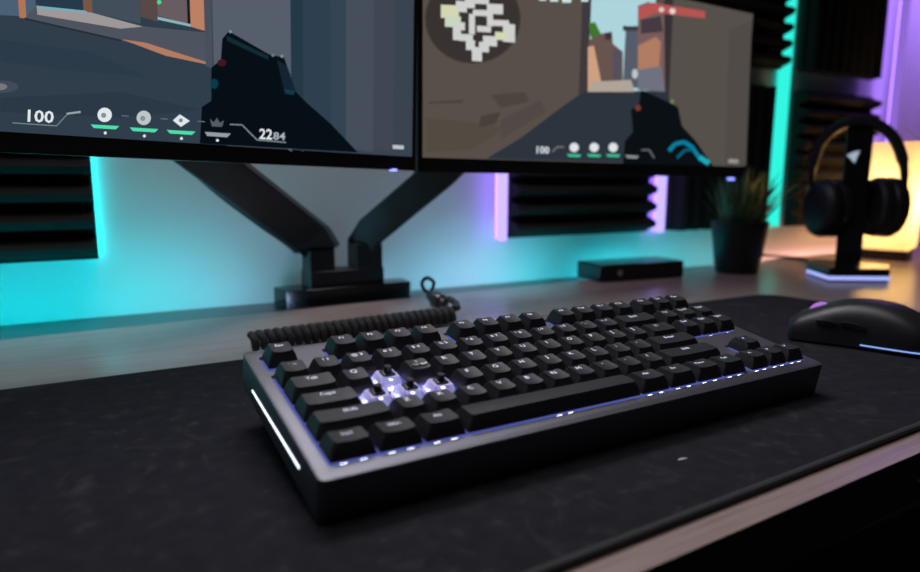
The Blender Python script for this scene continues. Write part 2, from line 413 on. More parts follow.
# ------------------------------------------------------------------ coiled cable behind the keyboard
cc = empty('coiled_cable', desk_at(350, 336)); tag(cc, 'black braided coiled cable lying behind the keyboard', 'cable')
def DL(o, p): o.matrix_parent_inverse = M.Translation(-V(p.location)); return o
A = V((.046, .318, .0058)); B = V((.262, .3275, .0058)); nt_ = 27; R0 = .0062
pts = []
ax = (B - A).normalized(); sd = V((0, 0, 1)); s2 = ax.cross(sd)
N = nt_ * 12
for i in range(N + 1):
    t = i / N; a = 2 * PI * nt_ * t
    pts.append(A.lerp(B, t) + sd * (R0 * math.cos(a)) + s2 * (R0 * math.sin(a)) + V((0, 0, .0005)))
conn = at_y(438, 300, .392); conn.z = max(conn.z, .006)
tail = [B + V((.006, .004, .006)), B + V((.014, .02, .008)), B + V((.02, .045, .008)), conn + V((.004, -.010, .0))]
mb = MB(); mb.tube(pts + tail, .0036, 8)
DL(mb.build('coil', BRAID, cc, True), cc)
# metal connector, then the thin lead that loops up
d = V((-.25, .9, .25)).normalized(); mx = M.Translation(conn) @ d.to_track_quat('Z', 'Y').to_matrix().to_4x4()
mb = MB(); mb.lathe([(0, -.012), (.0055, -.012), (.0058, -.006), (.0085, -.005), (.0092, 0), (.0088, .006), (.006, .008), (.0058, .014), (.004, .016), (0, .016)], 20, mx=mx)
DL(mb.build('connector', METALD, cc, True), cc)
p0 = mx @ V((0, 0, .015)); dc = depth(p0)
loop = [(434, 291), (434, 284), (431, 279.5), (427, 278), (423, 280.5), (422, 285), (424.5, 290), (429, 294), (432, 300), (432, 308)]
lp = [p0] + [at_depth(x, y, dc + .002 + .0012 * i) for i, (x, y) in enumerate(loop[1:])]
lp = [V((p.x, p.y, max(p.z, -.002))) for p in lp]
def smooth_path(P, n=6):
    out = []
    for i in range(len(P) - 1):
        a = P[max(i - 1, 0)]; b = P[i]; c = P[i + 1]; e = P[min(i + 2, len(P) - 1)]
        for k in range(n):
            t = k / n; out.append(.5 * ((2 * b) + (c - a) * t + (2 * a - 5 * b + 4 * c - e) * t * t + (3 * b - a - 3 * c + e) * t ** 3))
    return out + [P[-1]]
mb = MB(); mb.tube(smooth_path(lp), .0021, 8); DL(mb.build('lead', BLACK, cc, True), cc)

# ------------------------------------------------------------------ screens
emats = {}
def monitor(A, B, w_from=None, height=None, label='', name='monitor'):
    """A, B: bottom-left and bottom-right corner of the picture area."""
    xa = (B - A).normalized(); za = V((0, 0, 1)); za = (za - xa * za.dot(xa)).normalized(); ya = za.cross(xa)   # ya points away from the viewer
    W = (B - A).length
    mx = M((( xa.x, ya.x, za.x, A.x), (xa.y, ya.y, za.y, A.y), (xa.z, ya.z, za.z, A.z), (0, 0, 0, 1)))
    root = bpy.data.objects.new(name, None); COL.objects.link(root); root.matrix_world = mx; tag(root, label, 'monitor', 'monitors on the dual arm')
    inv = mx.inverted()
    def loc(px, py): return inv @ on(px, py, ya, A)
    return root, W, loc
def housing(root, W, H, bz, bt):
    mb = MB(); mb.rings([[V((x, y, z)) for x, z in rrect(-bz - i, -bt - i, W + bz + i, H + bz + i, .003, 3)] for y, i in ((-.0012, 0), (.012, 0), (.016, -.004), (.03, -.03))])
    mb.build('housing', BLACK, root)
    mb = MB(); mb.box((W * .5 - .05, .028, H * .45 - .05), (W * .5 + .05, .045, H * .45 + .05)); mb.build('mount_plate', ARM, root)
class Screen:
    def __init__(s, loc): s.loc = loc; s.mb = MB(); s.mats = []; s.k = 0
    def m(s, c):
        if c not in emats: emats[c] = emit('screen_%d_%d_%d' % c, lin(c), 1.0)
        if emats[c] not in s.mats: s.mats.append(emats[c])
        return s.mats.index(emats[c])
    def y(s): s.k += 1; return -.0014 - .00001 * s.k
    def local(s, pts, c):
        y = s.y(); s.mb.add([V((p[0], y, p[1])) for p in pts], [tuple(range(len(pts)))], s.m(c))
    def poly(s, pts, c):
        L = [s.loc(*p) for p in pts]; s.local([(p.x, p.z) for p in L], c)
    def disc(s, px, py, r, c, ry=None, n=20):
        s.poly([(px + r * math.cos(2 * PI * k / n), py + (ry or r) * math.sin(2 * PI * k / n)) for k in range(n)], c)
    def line(s, pts, w, c):
        for a, b in zip(pts, pts[1:]):
            d = V((b[0] - a[0], b[1] - a[1])); d.normalize(); n = V((-d.y, d.x)) * w / 2
            s.poly([(a[0] + n.x, a[1] + n.y), (b[0] + n.x, b[1] + n.y), (b[0] - n.x, b[1] - n.y), (a[0] - n.x, a[1] - n.y)], c)
    def text(s, t, bl, br, tl, c):
        tv, tf = text_mesh(t, True); a, b, e = s.loc(*bl), s.loc(*br), s.loc(*tl); y = s.y(); vs = []
        for u, v, _, _ in tv:
            p = a + (b - a) * u + (e - a) * v; vs.append(V((p.x, y, p.z)))
        s.mb.add(vs, tf, s.m(c))
    def build(s, root):
        me = bpy.data.meshes.new('screen'); me.from_pydata(s.mb.v, [], s.mb.f)
        for m in s.mats: me.materials.append(m)
        for p, i in zip(me.polygons, s.mb.mi): p.material_index = i
        link('screen', me, root)['label'] = 'lit screen showing a first-person shooter game'

# left monitor: runs out of the picture to the left and above
Bq = at_depth(411, 156.8, .68); A0 = at_depth(0, 131.5, .45)
ctr = None
xa = (Bq - A0).normalized()
W_ = (Bq - A0).length * 1.62; Aq = Bq - xa * W_
root, W, loc = monitor(Aq, Bq, label='left monitor, turned inward, showing the large pistol and health count 100')
H = W * .56
sc = Screen(loc)
sc.local([(0, 0), (W, 0), (W, H), (0, H)], (48, 62, 76))
P = sc.poly
def up(px, py, h=.3):                    # far above a photo point, still on the screen
    p = loc(px, py); return p
def band(x0, x1, ybl, ybr, c):           # vertical strip from the lower points up to the top of the screen
    a, b = loc(x0, ybl), loc(x1, ybr); sc.local([(a.x, a.z), (b.x, b.z), (b.x + .002, H), (a.x, H)], c)
band(-40, 36, 14, 17, (74, 96, 116)); band(36, 90, 5, 13, (38, 58, 74)); band(90, 140, 13, 24, (66, 78, 90))
band(140, 157, 17, 22, (88, 72, 72)); band(157, 190, 16, 25, (104, 92, 96)); band(187, 192, 25, 26, (24, 24, 30)); band(190, 207, 27, 32, (188, 128, 100))
band(19, 26, 18, 19, (176, 118, 84)); band(83, 92, 12, 14, (120, 86, 70))
P([(36, 6), (91, 13), (145, 27), (207, 33), (210, 64), (121, 41), (24, 19)], (78, 84, 95))
P([(36, 6), (91, 13), (142, 27), (120, 29), (37, 15)], (158, 152, 152))
P([(36, 6), (85, 11), (88, 13.5), (37, 9)], (120, 170, 185))
P([(24, 18), (121, 40), (121, 42), (24, 20)], (40, 46, 56))
P([(121, 39.5), (145, 43), (208, 63), (208, 65), (165, 56)], (178, 124, 98))
P([(157, 17), (190, 24.5), (190, 27), (157, 20)], (140, 180, 190)); sc.disc(158.5, 2.5, 2.2, (70, 220, 150))
sc.disc(2, 87, 16, (66, 76, 88), 6); sc.disc(-2, 87, 9, (120, 120, 124), 3.5)
P([(0, 40), (90, 52), (150, 78), (60, 70), (0, 62)], (44, 59, 74)); P([(0, 98), (120, 92), (200, 110), (120, 118), (0, 112)], (43, 56, 69))
band(205, 213, 66, 70, (72, 80, 92)); 
a = loc(411, 156.8); b = loc(212, 70); c_ = loc(226, 146)
sc.local([(b.x, b.z), (c_.x, c_.z), (W, 0), (W, H), (b.x + .002, H)], (58, 67, 80))
for x0, x1, c in ((214, 291, (86, 94, 108)), (291, 303, (36, 56, 70)), (303, 330, (46, 64, 79)), (330, 345, (52, 68, 82)), (345, 372, (70, 78, 92)), (372, 392, (64, 70, 82))):
    p0, p1 = loc(x0, 100 if x0 < 225 else 148), loc(x1, 152); sc.local([(p0.x, p0.z), (p1.x, p1.z), (p1.x + .001, H), (p0.x + .001, H)], c)
P([(221.5, 39), (228, 31.5), (269, 55), (283, 57.5), (289, 74), (294, 91), (306, 103), (330, 124), (357, 152.5), (199, 143.5), (201, 107), (210.5, 101), (210.5, 68), (220, 60)], (7, 15, 22))
P([(226, 36), (268, 56.5), (267, 60), (226, 41)], (17, 44, 50)); sc.disc(229.5, 32, 1.5, (110, 150, 150)); sc.disc(272, 55.5, 1.6, (90, 130, 125)); sc.disc(281, 56.5, 1.6, (120, 150, 145))
P([(276, 60), (286, 66), (295, 92), (284, 94)], (20, 36, 48)); P([(283, 89), (294, 91), (293, 95), (285, 94)], (16, 58, 76))
sc.disc(221, 63, 4.5, (70, 20, 32), 3.5); sc.disc(213.5, 84, 4, (8, 58, 74), 5)
WH = (225, 232, 235); GR = (80, 222, 172)
sc.text('100', (27, 122), (53, 123.5), (27.5, 109.5), WH)
sc.line([(12, 123), (56, 126), (68, 113), (80, 113)], 1, (120, 135, 145)); sc.line([(66, 114), (80, 112)], 2, (150, 165, 172))
for x, y in ((104, 115), (143, 118), (180, 120.5)):
    if x == 180: sc.poly([(x - 8, y), (x - 1, y - 6), (x + 9, y + .6), (x, y + 6.5)], WH); sc.disc(x, y, 2, (120, 130, 140))
    else: sc.disc(x, y, 7.2, WH if x < 140 else (190, 198, 204))
    sc.disc(x - 1, y + .5, 2.6, (135, 145, 152)) if x != 180 else None
    yy = y + 11.5
    sc.poly([(x - 14, yy - 2), (x + 14.5, yy - .3), (x + 11, yy + 3), (x - 11, yy + 1.6)], GR); sc.disc(x + .6, yy + 6.6, 1.5, WH)
    sc.line([(x + 17, y + .8), (x + 24, y + 1.4)], 1, (100, 112, 122))
sc.poly([(204, 132), (230, 133.7), (226, 137.4), (206, 136)], (150, 158, 165)); sc.disc(216.5, 140.5, 1.4, WH)
P([(209, 119), (213, 122.5), (216, 118), (219, 123), (223, 120.5), (221, 127), (211, 126.5)], (84, 94, 100))
sc.text('22', (258, 139), (271, 139.8), (258.5, 128.5), WH); sc.text('84', (272, 139.8), (284, 140.4), (272.3, 132), (170, 178, 184))
sc.line([(229, 124.5), (241, 125), (256, 140), (285, 142.5)], 1.3, (120, 132, 140))
P([(391.5, 145), (402.5, 145.6), (402.5, 149.4), (391.5, 148.8)], (190, 196, 202))
sc.build(root); housing(root, W, H, .005, .0138)
p = loc(393, 170); mb = MB(); mb.box((p.x - .002, -.004, p.z - .0012), (p.x + .002, .004, p.z + .0012)); mb.build('status_light', emit('status_blue', (.25, .3, 1), 2.2), root)
LM = root; LMW, LMH = W, H

# right monitor
Cq = at_depth(422, 157.5, .715); Dq = at_depth(740.5, 166.6, .99)
root, W, loc = monitor(Cq, Dq, label='right monitor, further away, showing a round mini map and tan alley walls')
H = loc(751, 14).z
sc = Screen(loc); P = sc.poly
sc.local([(0, 0), (W, 0), (W, H), (0, H)], (88, 79, 72))
def band(x0, x1, ybl, ybr, c):
    a, b = loc(x0, ybl), loc(x1, ybr); sc.local([(a.x, a.z), (b.x, b.z), (b.x, H), (a.x, H)], c)
P([(486, 158.5), (520, 138), (561, 107), (588, 88), (668, 88), (700, 165)], (44, 52, 62))
P([(425, 118), (470, 122), (505, 128), (470, 150), (425, 152)], (83, 74, 66)); P([(490, 95), (525, 92), (528, 102), (500, 108)], (76, 68, 62))
P([(480, 116), (500, 112), (495, 124), (478, 128)], (72, 64, 59)); P([(428, 102), (462, 100), (462, 103), (428, 104)], (74, 66, 60)); P([(500, 120), (540, 100), (545, 112), (500, 140)], (80, 73, 69))
band(578, 588, 95, 90, (62, 57, 62)); band(587, 650, 91, 91, (172, 212, 220))
P([(588, 24), (594, 22), (603, 40), (590, 38)], (66, 118, 44))
P([(588, 40), (600, 34), (611, 32), (612, 44), (622, 52), (622, 86), (588, 86)], (104, 84, 78)); P([(604, 33), (611, 32), (611, 40), (604, 40)], (64, 52, 58))
P([(587, 47), (593, 46), (600, 80), (600, 92), (587, 92)], (206, 160, 130)); P([(612, 48), (620, 52), (620, 82), (612, 82)], (84, 80, 92))
band(622, 637, 88, 88, (84, 92, 106)); P([(622, -6), (645, -6), (645, 4), (638, 26), (622, 27)], (172, 212, 220)); P([(622, 26), (638, 27), (638, 31), (622, 31)], (60, 58, 68))
P([(637, 6), (648, 2), (665, 14), (665, 92), (637, 90)], (120, 92, 92)); P([(637, 46), (655, 37), (660, 42), (658, 70), (637, 72)], (176, 124, 98)); P([(640, 20), (660, 16), (662, 32), (640, 34)], (70, 58, 66))
sc.disc(634, 74, 3, (190, 196, 196), 5); P([(590, 82), (630, 80), (634, 92), (588, 92)], (176, 164, 152)); P([(637, 70), (660, 66), (664, 92), (637, 90)], (110, 114, 128))
P([(663, -4), (673, -2), (670, 100), (664, 92)], (54, 49, 52))
a = loc(744, 166.8); p0, p1, p2 = loc(672, 6), loc(668, 98), loc(692, 165.2)
sc.local([(p0.x, H), (p1.x, p1.z), (p2.x, p2.z), (W, 0), (W, H)], (86, 80, 74))
P([(728, 30), (751, 20), (745, 166), (724, 165.8)], (80, 75, 70))
P([(637, 7), (652, 3), (704, 11.5), (704, 18.5), (655, 13), (638, 20)], (182, 84, 82)); sc.disc(660.5, 10, 2.6, (220, 200, 196)); sc.disc(671.5, 11.5, 3, (232, 214, 208))
P([(640, 90), (652, 95), (665, 101), (677, 107), (681, 126), (694, 140), (712, 166), (622, 164), (624, 141), (632, 132), (630, 110), (638, 104)], (11, 16, 21))
sc.disc(637, 108, 3, (116, 56, 46), 3); sc.disc(671, 101.5, 1.8, (110, 150, 60))
sc.line([(668, 151), (674, 144), (683, 142), (691, 147), (697, 156), (707, 164)], 4, (10, 128, 158)); sc.line([(676, 158), (684, 150), (692, 150)], 2.5, (8, 100, 126)); sc.line([(698, 157), (708, 163.5)], 5, (30, 170, 190))
sc.disc(472, 19, 48, (66, 58, 53), 45, 32); sc.disc(472, 19, 46.5, (56, 51, 48), 43.5, 32)
MW = (206, 208, 206); MY = (212, 214, 180)
for r, c in (((440, 5, 458, 18), MY), ((444, 16, 460, 27), (200, 214, 190)), ((455, 1, 466, 12), MW), ((464, -8, 474, 8), MW), ((474, -6, 488, 4), MW), ((452, 22, 464, 30), MW), ((452, 28, 460, 40), MW),
             ((458, 34, 472, 41), MW), ((465, 40, 474, 50), MW), ((471, 47, 481, 61), MW), ((468, 14, 474, 34), MW), ((472, 10, 492, 16), MW), ((486, 4, 502, 14), MW), ((486, 14, 492, 26), MW),
             ((476, 26, 490, 32), MW), ((490, 20, 508, 26), MW), ((502, 24, 514, 42), MW), ((494, 32, 506, 40), MY), ((482, 36, 496, 46), MW), ((478, 42, 488, 52), MW)):
    x0, y0, x1, y1 = r; P([(x0, y0), (x1, y0 + .8), (x1, y1 + .8), (x0, y1)], c)
for x0, x1, y in ((538, 545, 1), (549, 557, 2), (561, 570, 3), (580, 587, 2)): P([(x0, y - 5), (x1, y - 4.5), (x1, y), (x0, y)], (206, 226, 224))
sc.text('100', (535.5, 153.5), (548, 154), (535.7, 146), WH); sc.line([(551, 152), (556, 147), (563, 147)], 1.2, (120, 125, 130))
for x in (573, 593, 612):
    sc.disc(x, 147.5, 4.6, (222, 228, 230)); P([(x - 7, 154), (x + 7, 154.6), (x + 5.5, 157.2), (x - 5.5, 156.8)], (64, 190, 146))
P([(624, 155), (638, 156), (636, 158.6), (626, 158)], (140, 146, 150)); sc.line([(640, 150), (648, 150), (653, 158)], 1.3, (110, 116, 122))
P([(727, 159), (737, 159.5), (737, 163.5), (727, 163)], (150, 148, 146))
sc.build(root); housing(root, W, H, .006, .0155)
p = loc(731, 179); mb = MB(); mb.box((p.x - .003, -.004, p.z - .002), (p.x + .003, .004, p.z + .002)); mb.build('status_light', emit('status_blue_far', (.22, .26, 1), 2.0), root)
RM = root; RMW, RMH = W, H

# ------------------------------------------------------------------ dual monitor arm
YB = .545
arm = empty('dual_monitor_mount', desk_at(345, 299)); tag(arm, 'black dual monitor arm, Y-shaped, standing on the desk under the screens', 'monitor mount')
def beam(mb, pts, ws, dn, dt):
    """bar through pts, ws width across, depth dt along dn"""
    R = []; dn = V(dn).normalized()
    for i, p in enumerate(pts):
        t = (pts[min(i + 1, len(pts) - 1)] - pts[max(i - 1, 0)]).normalized(); a = t.cross(dn).normalized(); b = dn
        w = ws[i] / 2; R.append([p + a * (w * sx) + b * (dt / 2 * sy) for sx, sy in ((-1, -1), (1, -1), (1, 1), (-1, 1))])
    return mb.rings(R)
q0, q1 = desk_at(307, 303), desk_at(411, 293)
mb = MB()
pl = [V((q0.x, q0.y, 0)), V((q1.x, q1.y, 0)), V((q1.x + .004, q1.y + .035, 0)), V((q0.x - .0, q0.y + .05, 0)), V((q0.x - .028, q0.y + .045, 0)), V((q0.x - .022, q0.y + .012, 0))]
mb.rings([[p + V((0, 0, -.0128)) for p in pl], [p + V((0, 0, .012)) for p in pl]])
DL(mb.build('base', BLACKG, arm, bevel=.0015), arm)
xl0, xl1 = at_y(306, 270, YB).x, at_y(331, 268, YB).x; xr0, xr1 = at_y(352, 268, YB).x, at_y(378, 268, YB).x
zv = at_y(340, 268, YB).z
mb = MB(); mb.box((xl0 - .001, YB - .018, .011), (xr1 + .001, YB + .018, zv)); DL(mb.build('pedestal', ARM, arm, bevel=.002), arm)
ztl = at_y(330, 238, YB).z; ztr = at_y(352, 234, YB).z
view = V((.5, .86, 0)).normalized()
# left arm: from its column out to the back of the left monitor
eL = V(((xl0 + xl1) / 2, YB, ztl - .004)); tL = at_depth(219, 167, .68); dL = (tL - eL); tL2 = eL + dL * 1.45
for nm_, x0, x1, zt in (('column', xl0, xl1, ztl - .012), ('column', xr0, xr1, ztr - .012)):
    mb = MB(); mb.box((x0, YB - .016, .012), (x1, YB + .016, zt)); DL(mb.build(nm_, ARM, arm, bevel=.002), arm)
mb = MB(); beam(mb, [eL - dL.normalized() * .016 + V((0, 0, -.008)), eL + dL * .06, tL, tL2], [.042, .047, .043, .04], view, .032)
DL(mb.build('swing_arm', ARM, arm, bevel=.003), arm)
eR = V(((xr0 + xr1) / 2, YB, ztr - .004)); tR = at_depth(440, 173, .80); dR = tR - eR; tR2 = eR + dR * 1.22
mb = MB(); beam(mb, [eR - dR.normalized() * .014 + V((0, 0, -.008)), eR + dR * .1, tR, tR2], [.034, .040, .040, .036], view, .03)
DL(mb.build('swing_arm', ARM, arm, bevel=.003), arm)
# cable clipped along the left arm
P0 = [at_depth(192, 170, .70), at_depth(222, 196, .74), at_depth(262, 226, .80), at_depth(290, 246, .86), at_depth(300, 258, .89), at_depth(299, 275, .9), at_depth(293, 288, .905)]
mb = MB(); mb.tube(smooth_path(P0), .0032, 8); DL(mb.build('cable', BLACK, arm, True), arm)
mb = MB(); mb.box((eL.x + dL.x * 1.05 - .02, eL.y + dL.y * 1.05, eL.z + dL.z - .01), (eL.x + dL.x * 1.05 + .03, eL.y + dL.y * 1.05 + .03, eL.z + dL.z + .012)); 
# ------------------------------------------------------------------ acoustic foam
def foam(x0, x1, z0, z1, label, standoff=0.0, vert=False):
    ext = (x1 - x0) / WD.x if vert else z1 - z0
    n = max(1, round(ext / .0292)); h = ext / n
    o = empty('acoustic_panel', wall_pt(x0, z0, standoff), WANG)
    prof = [(0, 0)]
    for i in range(n):
        for t, d in ((0, .012), (.12, .0135), (.3, .030), (.5, .034), (.7, .030), (.88, .0135)): prof.append((-d, i * h + t * h))
    prof += [(-.012, n * h), (0, n * h)]
    L = (x1 - x0) / WD.x
    mb = MB(); mb.rings([[V((x, y, z)) for y, z in prof] for x in (0, L)] if not vert else [[V((z, y, x)) for y, z in prof] for x in (0, z1 - z0)])
    bpy.data.objects.remove(o)
    f = mb.build('acoustic_panel', FOAM); f.location = wall_pt(x0, z0, standoff); f.rotation_euler = (0, 0, WANG)
    tag(f, label, 'acoustic panel', 'foam acoustic panels on the back wall'); return f
foam(-.345, -.052, .058, .32, 'black ribbed foam panel at far left under the left monitor', .014)
foam(.503, .786, .058, .32, 'black ribbed foam panel between the two purple light bars')
foam(.842, 1.085, .058, .318, 'black ribbed foam panel behind the potted grass, under the right monitor', vert=True)
foam(.842, 1.108, .354, .617, 'black ribbed foam panel above and behind right monitor, left of teal light bar')
foam(1.152, 1.392, .056, .318, 'lower ribbed foam panel behind the headphones, warmly lit', .012)
foam(1.152, 1.392, .354, .617, 'upper dark foam panel above the headphones, right of teal light bar', .012, True)
# ------------------------------------------------------------------ LED lights
def bar(name, x, w, z0, z1, m, label, cat='light bar', off=.004, th=.010):
    a = wall_pt(x, 0)
    mb = MB(); L = w
    mb.rings([[V((sx * w / 2, sy, z)) for sx, sy in ((-1, 0), (1, 0), (.8, -th), (-.8, -th))] for z in (z0, z1)])
    o = mb.build(name, m); o.location = wall_pt(x, 0, off); o.rotation_euler = (0, 0, WANG); return tag(o, label, cat, 'vertical light bars on the wall' if name == 'light_bar' else None)
def glow(b, w, z0, z1, m):                        # strip on the back of a bar, washing the wall
    mb = MB(); mb.box((-w / 2, .001, z0 + .003), (w / 2, .003, z1 - .003)); mb.build('led_strip', m, b)
GLOWP = emit('led_purple_glow', (.27, .13, 1.0), 5)
o = bar('light_bar', .476, .014, .056, .56, PURPLEW, 'glowing purple light bar left of the middle foam panel', off=.028); glow(o, .016, .056, .56, GLOWP)
o = bar('light_bar', .8085, .016, .056, .56, PURPLEW, 'glowing purple light bar right of the middle foam panel', off=.014); glow(o, .016, .056, .56, GLOWP)
bar('light_bar', 1.125, .029, .056, .66, TEAL, 'tall glowing teal light bar between the foam panels')
bar('led_strip', -.056, .008, .060, .34, TEALS, 'teal strip glowing at right edge of the leftmost foam panel', 'led strip', .002, .008)
o = bar('light_bar', 1.45, .022, .20, .75, emit('led_purple_soft', (.38, .20, .90), .7), 'soft purple light bar on the wall at the right of the headphone-side panels', off=.035, th=.008); glow(o, .018, .20, .75, emit('led_purple_wash', (.34, .16, 1.0), 5))
segs = [(-.7, .07, (.0, .60, .70), 58, None), (.07, .108, (.36, .52, .85), 52, None), (.165, .305, (.30, .50, .85), 15, .03), (.335, .40, (.12, .60, .80), 42, None), (.40, .50, (.32, .58, .85), 40, None),
        (.50, .585, (.01, .62, .74), 50, None), (.645, .765, (.01, .62, .74), 22, .035), (.765, .86, (.05, .60, .68), 36, None), (.86, 1.05, (.1, .55, .62), 20, None), (1.08, 1.42, (.90, .42, .36), 17, .02)]
ls = empty('led_strip', wall_pt(.2, -.01, .1)); tag(ls, 'multicoloured strip light along the rear desk edge, washing the wall teal and white', 'led strip')
for x0, x1, c, k, off in segs:
    mb = MB()
    if off is None: mb.box((x0, .4868, -.0118), (x1, .4885, -.0055))
    else:
        a, b = wall_pt(x0, 0, off), wall_pt(x1, 0, off); zz = -.0125 if x0 < 1 else -.024
        mb.rings([[p + V((0, 0, zz)), p - WN * .002 + V((0, 0, zz)), p - WN * .002 + V((0, 0, zz + .0065)), p + V((0, 0, zz + .0065))] for p in (a, b)])
    o = mb.build('led_segment', emit('led_segment_glow', c, k), ls); o.matrix_parent_inverse = M.Translation(-V(ls.location))

# ------------------------------------------------------------------ console box
c0, c1 = desk_at(601, 283), desk_at(684, 277)
xa = (c1 - c0); L = xa.length; ang = math.atan2(xa.y, xa.x)
bx = empty('console_box', c0, ang); tag(bx, 'flat black console box on the rear of the desk under the right monitor', 'console')
hb = .026
mb = MB(); mb.rings([[V((x, y, z)) for x, y in rrect(i, i, L - i, .066 - i, .004, 3)] for z, i in ((0, .002), (.002, 0), (hb - .002, 0), (hb, .0015))])
mb.build('body', BLACKG, bx)
lp_ = bx.matrix_world; bpy.context.view_layer.update()
pm = bx.matrix_world.inverted() @ on(620, 273, (math.sin(ang), -math.cos(ang), 0), c0)
mb = MB(); mb.lathe([(0, -.0005), (.0042, -.0005), (.0042, .0005), (0, .0005)], 16, mx=M.Translation(V((pm.x, -.0002, pm.z))) @ M.Rotation(PI / 2, 4, 'X'))
o = mb.build('logo', MARKW, bx); o['label'] = 'small round pale mark on the front'
mb = MB(); mb.box((L * .68, -.0006, .006), (L * .95, .0004, .008)); mb.build('front_slot', BLACK, bx)

# ------------------------------------------------------------------ potted grass
pc = desk_at(738, 273.5) + V((.012, .012, 0)); sp = depth(pc) / F
pp = empty('potted_grass', pc); tag(pp, 'spiky green grass plant in a tall black pot beside the right monitor', 'plant')
rb, rt, hp = 20.5 * sp, 27 * sp, 51 * sp
mb = MB(); mb.lathe([(0, 0), (rb * .95, 0), (rb, .002), (rt, hp - .003), (rt, hp), (rt - .004, hp), (rt - .005, hp - .01), (0, hp - .01)], 36); mb.build('pot', POT, pp, True)
mb = MB(); mb.lathe([(0, hp - .011), (rt - .006, hp - .011), (rt * .6, hp - .005), (0, hp - .004)], 20); mb.build('soil', SOIL, pp)
for nm_, cnt, m_, seed in (('green_blades', 120, LEAF, 3), ('yellow_blades', 44, LEAFY, 5)):
    rr = random.Random(seed); mb = MB()
    for i in range(cnt):
        a = rr.random() * 2 * PI; r0 = rr.random() ** .5 * rt * .7; L_ = (32 + 34 * rr.random()) * sp
        if nm_[0] == 'y': a = rr.uniform(-1.2, .5); r0 = rt * rr.uniform(.2, .7); L_ = (38 + 26 * rr.random()) * sp
        lean = rr.uniform(.1, .75) * (.5 + r0 / rt); dr = V((math.cos(a), math.sin(a), 0)); sd_ = V((-dr.y, dr.x, 0)); R = []
        w0 = rr.uniform(.0016, .0030)
        for k in range(6):
            t = k / 5; p = dr * (r0 + L_ * lean * (t * .55 + t * t * .25)) + V((0, 0, hp - .012 + L_ * (t - .28 * lean * t * t)))
            w = w0 * (1 - t) ** .7 + .0002; R.append([p - sd_ * w, p + dr * w * .35, p + sd_ * w, p - dr * w * .35])
        mb.rings(R)
    o = mb.build(nm_, m_, pp); o['label'] = 'yellowish tips at the right' if nm_[0] == 'y' else 'dark green blades'

# ------------------------------------------------------------------ headphone stand and headphones
hc = desk_at(848, 276); hd = depth(hc); sh = hd / F
fw = (hc - CAM); fw.z = 0; fw.normalize(); rg = V((fw.y, -fw.x, 0)); upv = V((0, 0, 1))
def hp_at(px, py, off=0): p = on(px, py, fw, hc); return p + fw * off
st = empty('headphone_stand', hc); tag(st, 'black headphone stand with glowing white-blue base rim on the desk', 'headphone stand')
pts = [desk_at(806, 274.5), desk_at(828, 282), desk_at(889, 282.5), desk_at(889, 282.5) + fw * .07 + rg * .003, desk_at(808, 274) + fw * .05]
pts = [V((p.x, p.y, 0)) for p in pts]; cen = sum(pts, V()) / len(pts)
def ringp(z, k): return [cen + (p - cen) * k + V((0, 0, z)) for p in pts]
mb = MB(); mb.rings([ringp(-.004, .97), ringp(-.001, .97)]); DL(mb.build('foot_pad', FOOTM, st), st)
mb = MB(); mb.rings([ringp(-.001, 1), ringp(.005, 1)]); o = DL(mb.build('light_rim', RIM, st), st); o['label'] = 'glowing white-blue rim'
mb = MB(); mb.rings([ringp(.005, 1.0), ringp(.0155, .99), ringp(.0165, .97)]); DL(mb.build('base', BLACKG, st), st)
pz = hp_at(850, 121, .03); pb = hp_at(847, 268, .03)
mb = MB(); hw = 11.5 * sh
mb.rings([[p + rg * (hw * a) + fw * (.009 * b) for a, b in ((-1, -1), (1, -1), (1, 1), (-1, 1))] for p in (V((pb.x, pb.y, .015)), V((pb.x, pb.y, pz.z - .004)))])
DL(mb.build('post', BLACKG, st, bevel=.0015), st)
mb = MB(); t0 = V((pb.x, pb.y, pz.z - .006)); mb.rings([[t0 + rg * (hw * 1.2 * a) + fw * (.016 * b) + V((0, 0, z)) for a, b in ((-1, -1), (1, -1), (1, 1), (-1, 1))] for z in (0, .006)])
DL(mb.build('cradle', BLACK, st, bevel=.002), st)
lg = [hp_at(x, y, .0205) for x, y in ((846.5, 155), (853, 151.5), (860, 150), (857.5, 156), (854.5, 163), (850, 158))]
lg = [V((pb.x, pb.y, 0)) - fw * .0097 + rg * ((p - V((pb.x, pb.y, 0))).dot(rg)) + V((0, 0, p.z)) for p in lg]
mb = MB(); mb.rings([lg, [p - fw * .0004 for p in lg]]); o = DL(mb.build('logo', MARK, st), st); o['label'] = 'pale blue pointed mark on the post'
hp_ = empty('headphones', hp_at(857, 210, .03)); tag(hp_, 'black over-ear headphones hanging on the stand in front of the lamp', 'headphones')
OFF = .03
band_px = [(811, 186), (810.5, 172), (814, 155), (822, 139), (835, 127), (850, 121), (866, 120), (881, 125), (893, 135), (901, 150), (905, 168), (905.5, 186)]
mb = MB(); pth = smooth_path([hp_at(x, y, OFF) for x, y in band_px], 5); R = []
for i, p in enumerate(pth):
    t = (pth[min(i + 1, len(pth) - 1)] - pth[max(i - 1, 0)]).normalized(); n = t.cross(fw).normalized(); e = abs(i / (len(pth) - 1) - .5) * 2
    th = (.0125 if e < .75 else .009) * (1 if e < .9 else .8); wd = .017 if e < .8 else .012
    R.append([p + n * (th * a * .62) + fw * (wd * b) for a, b in ((-1, -.7), (-1, .7), (-.5, 1), (.5, 1), (1, .7), (1, -.7), (.5, -1), (-.5, -1))])
mb.rings(R); DL(mb.build('headband', BLACK, hp_, True), hp_)
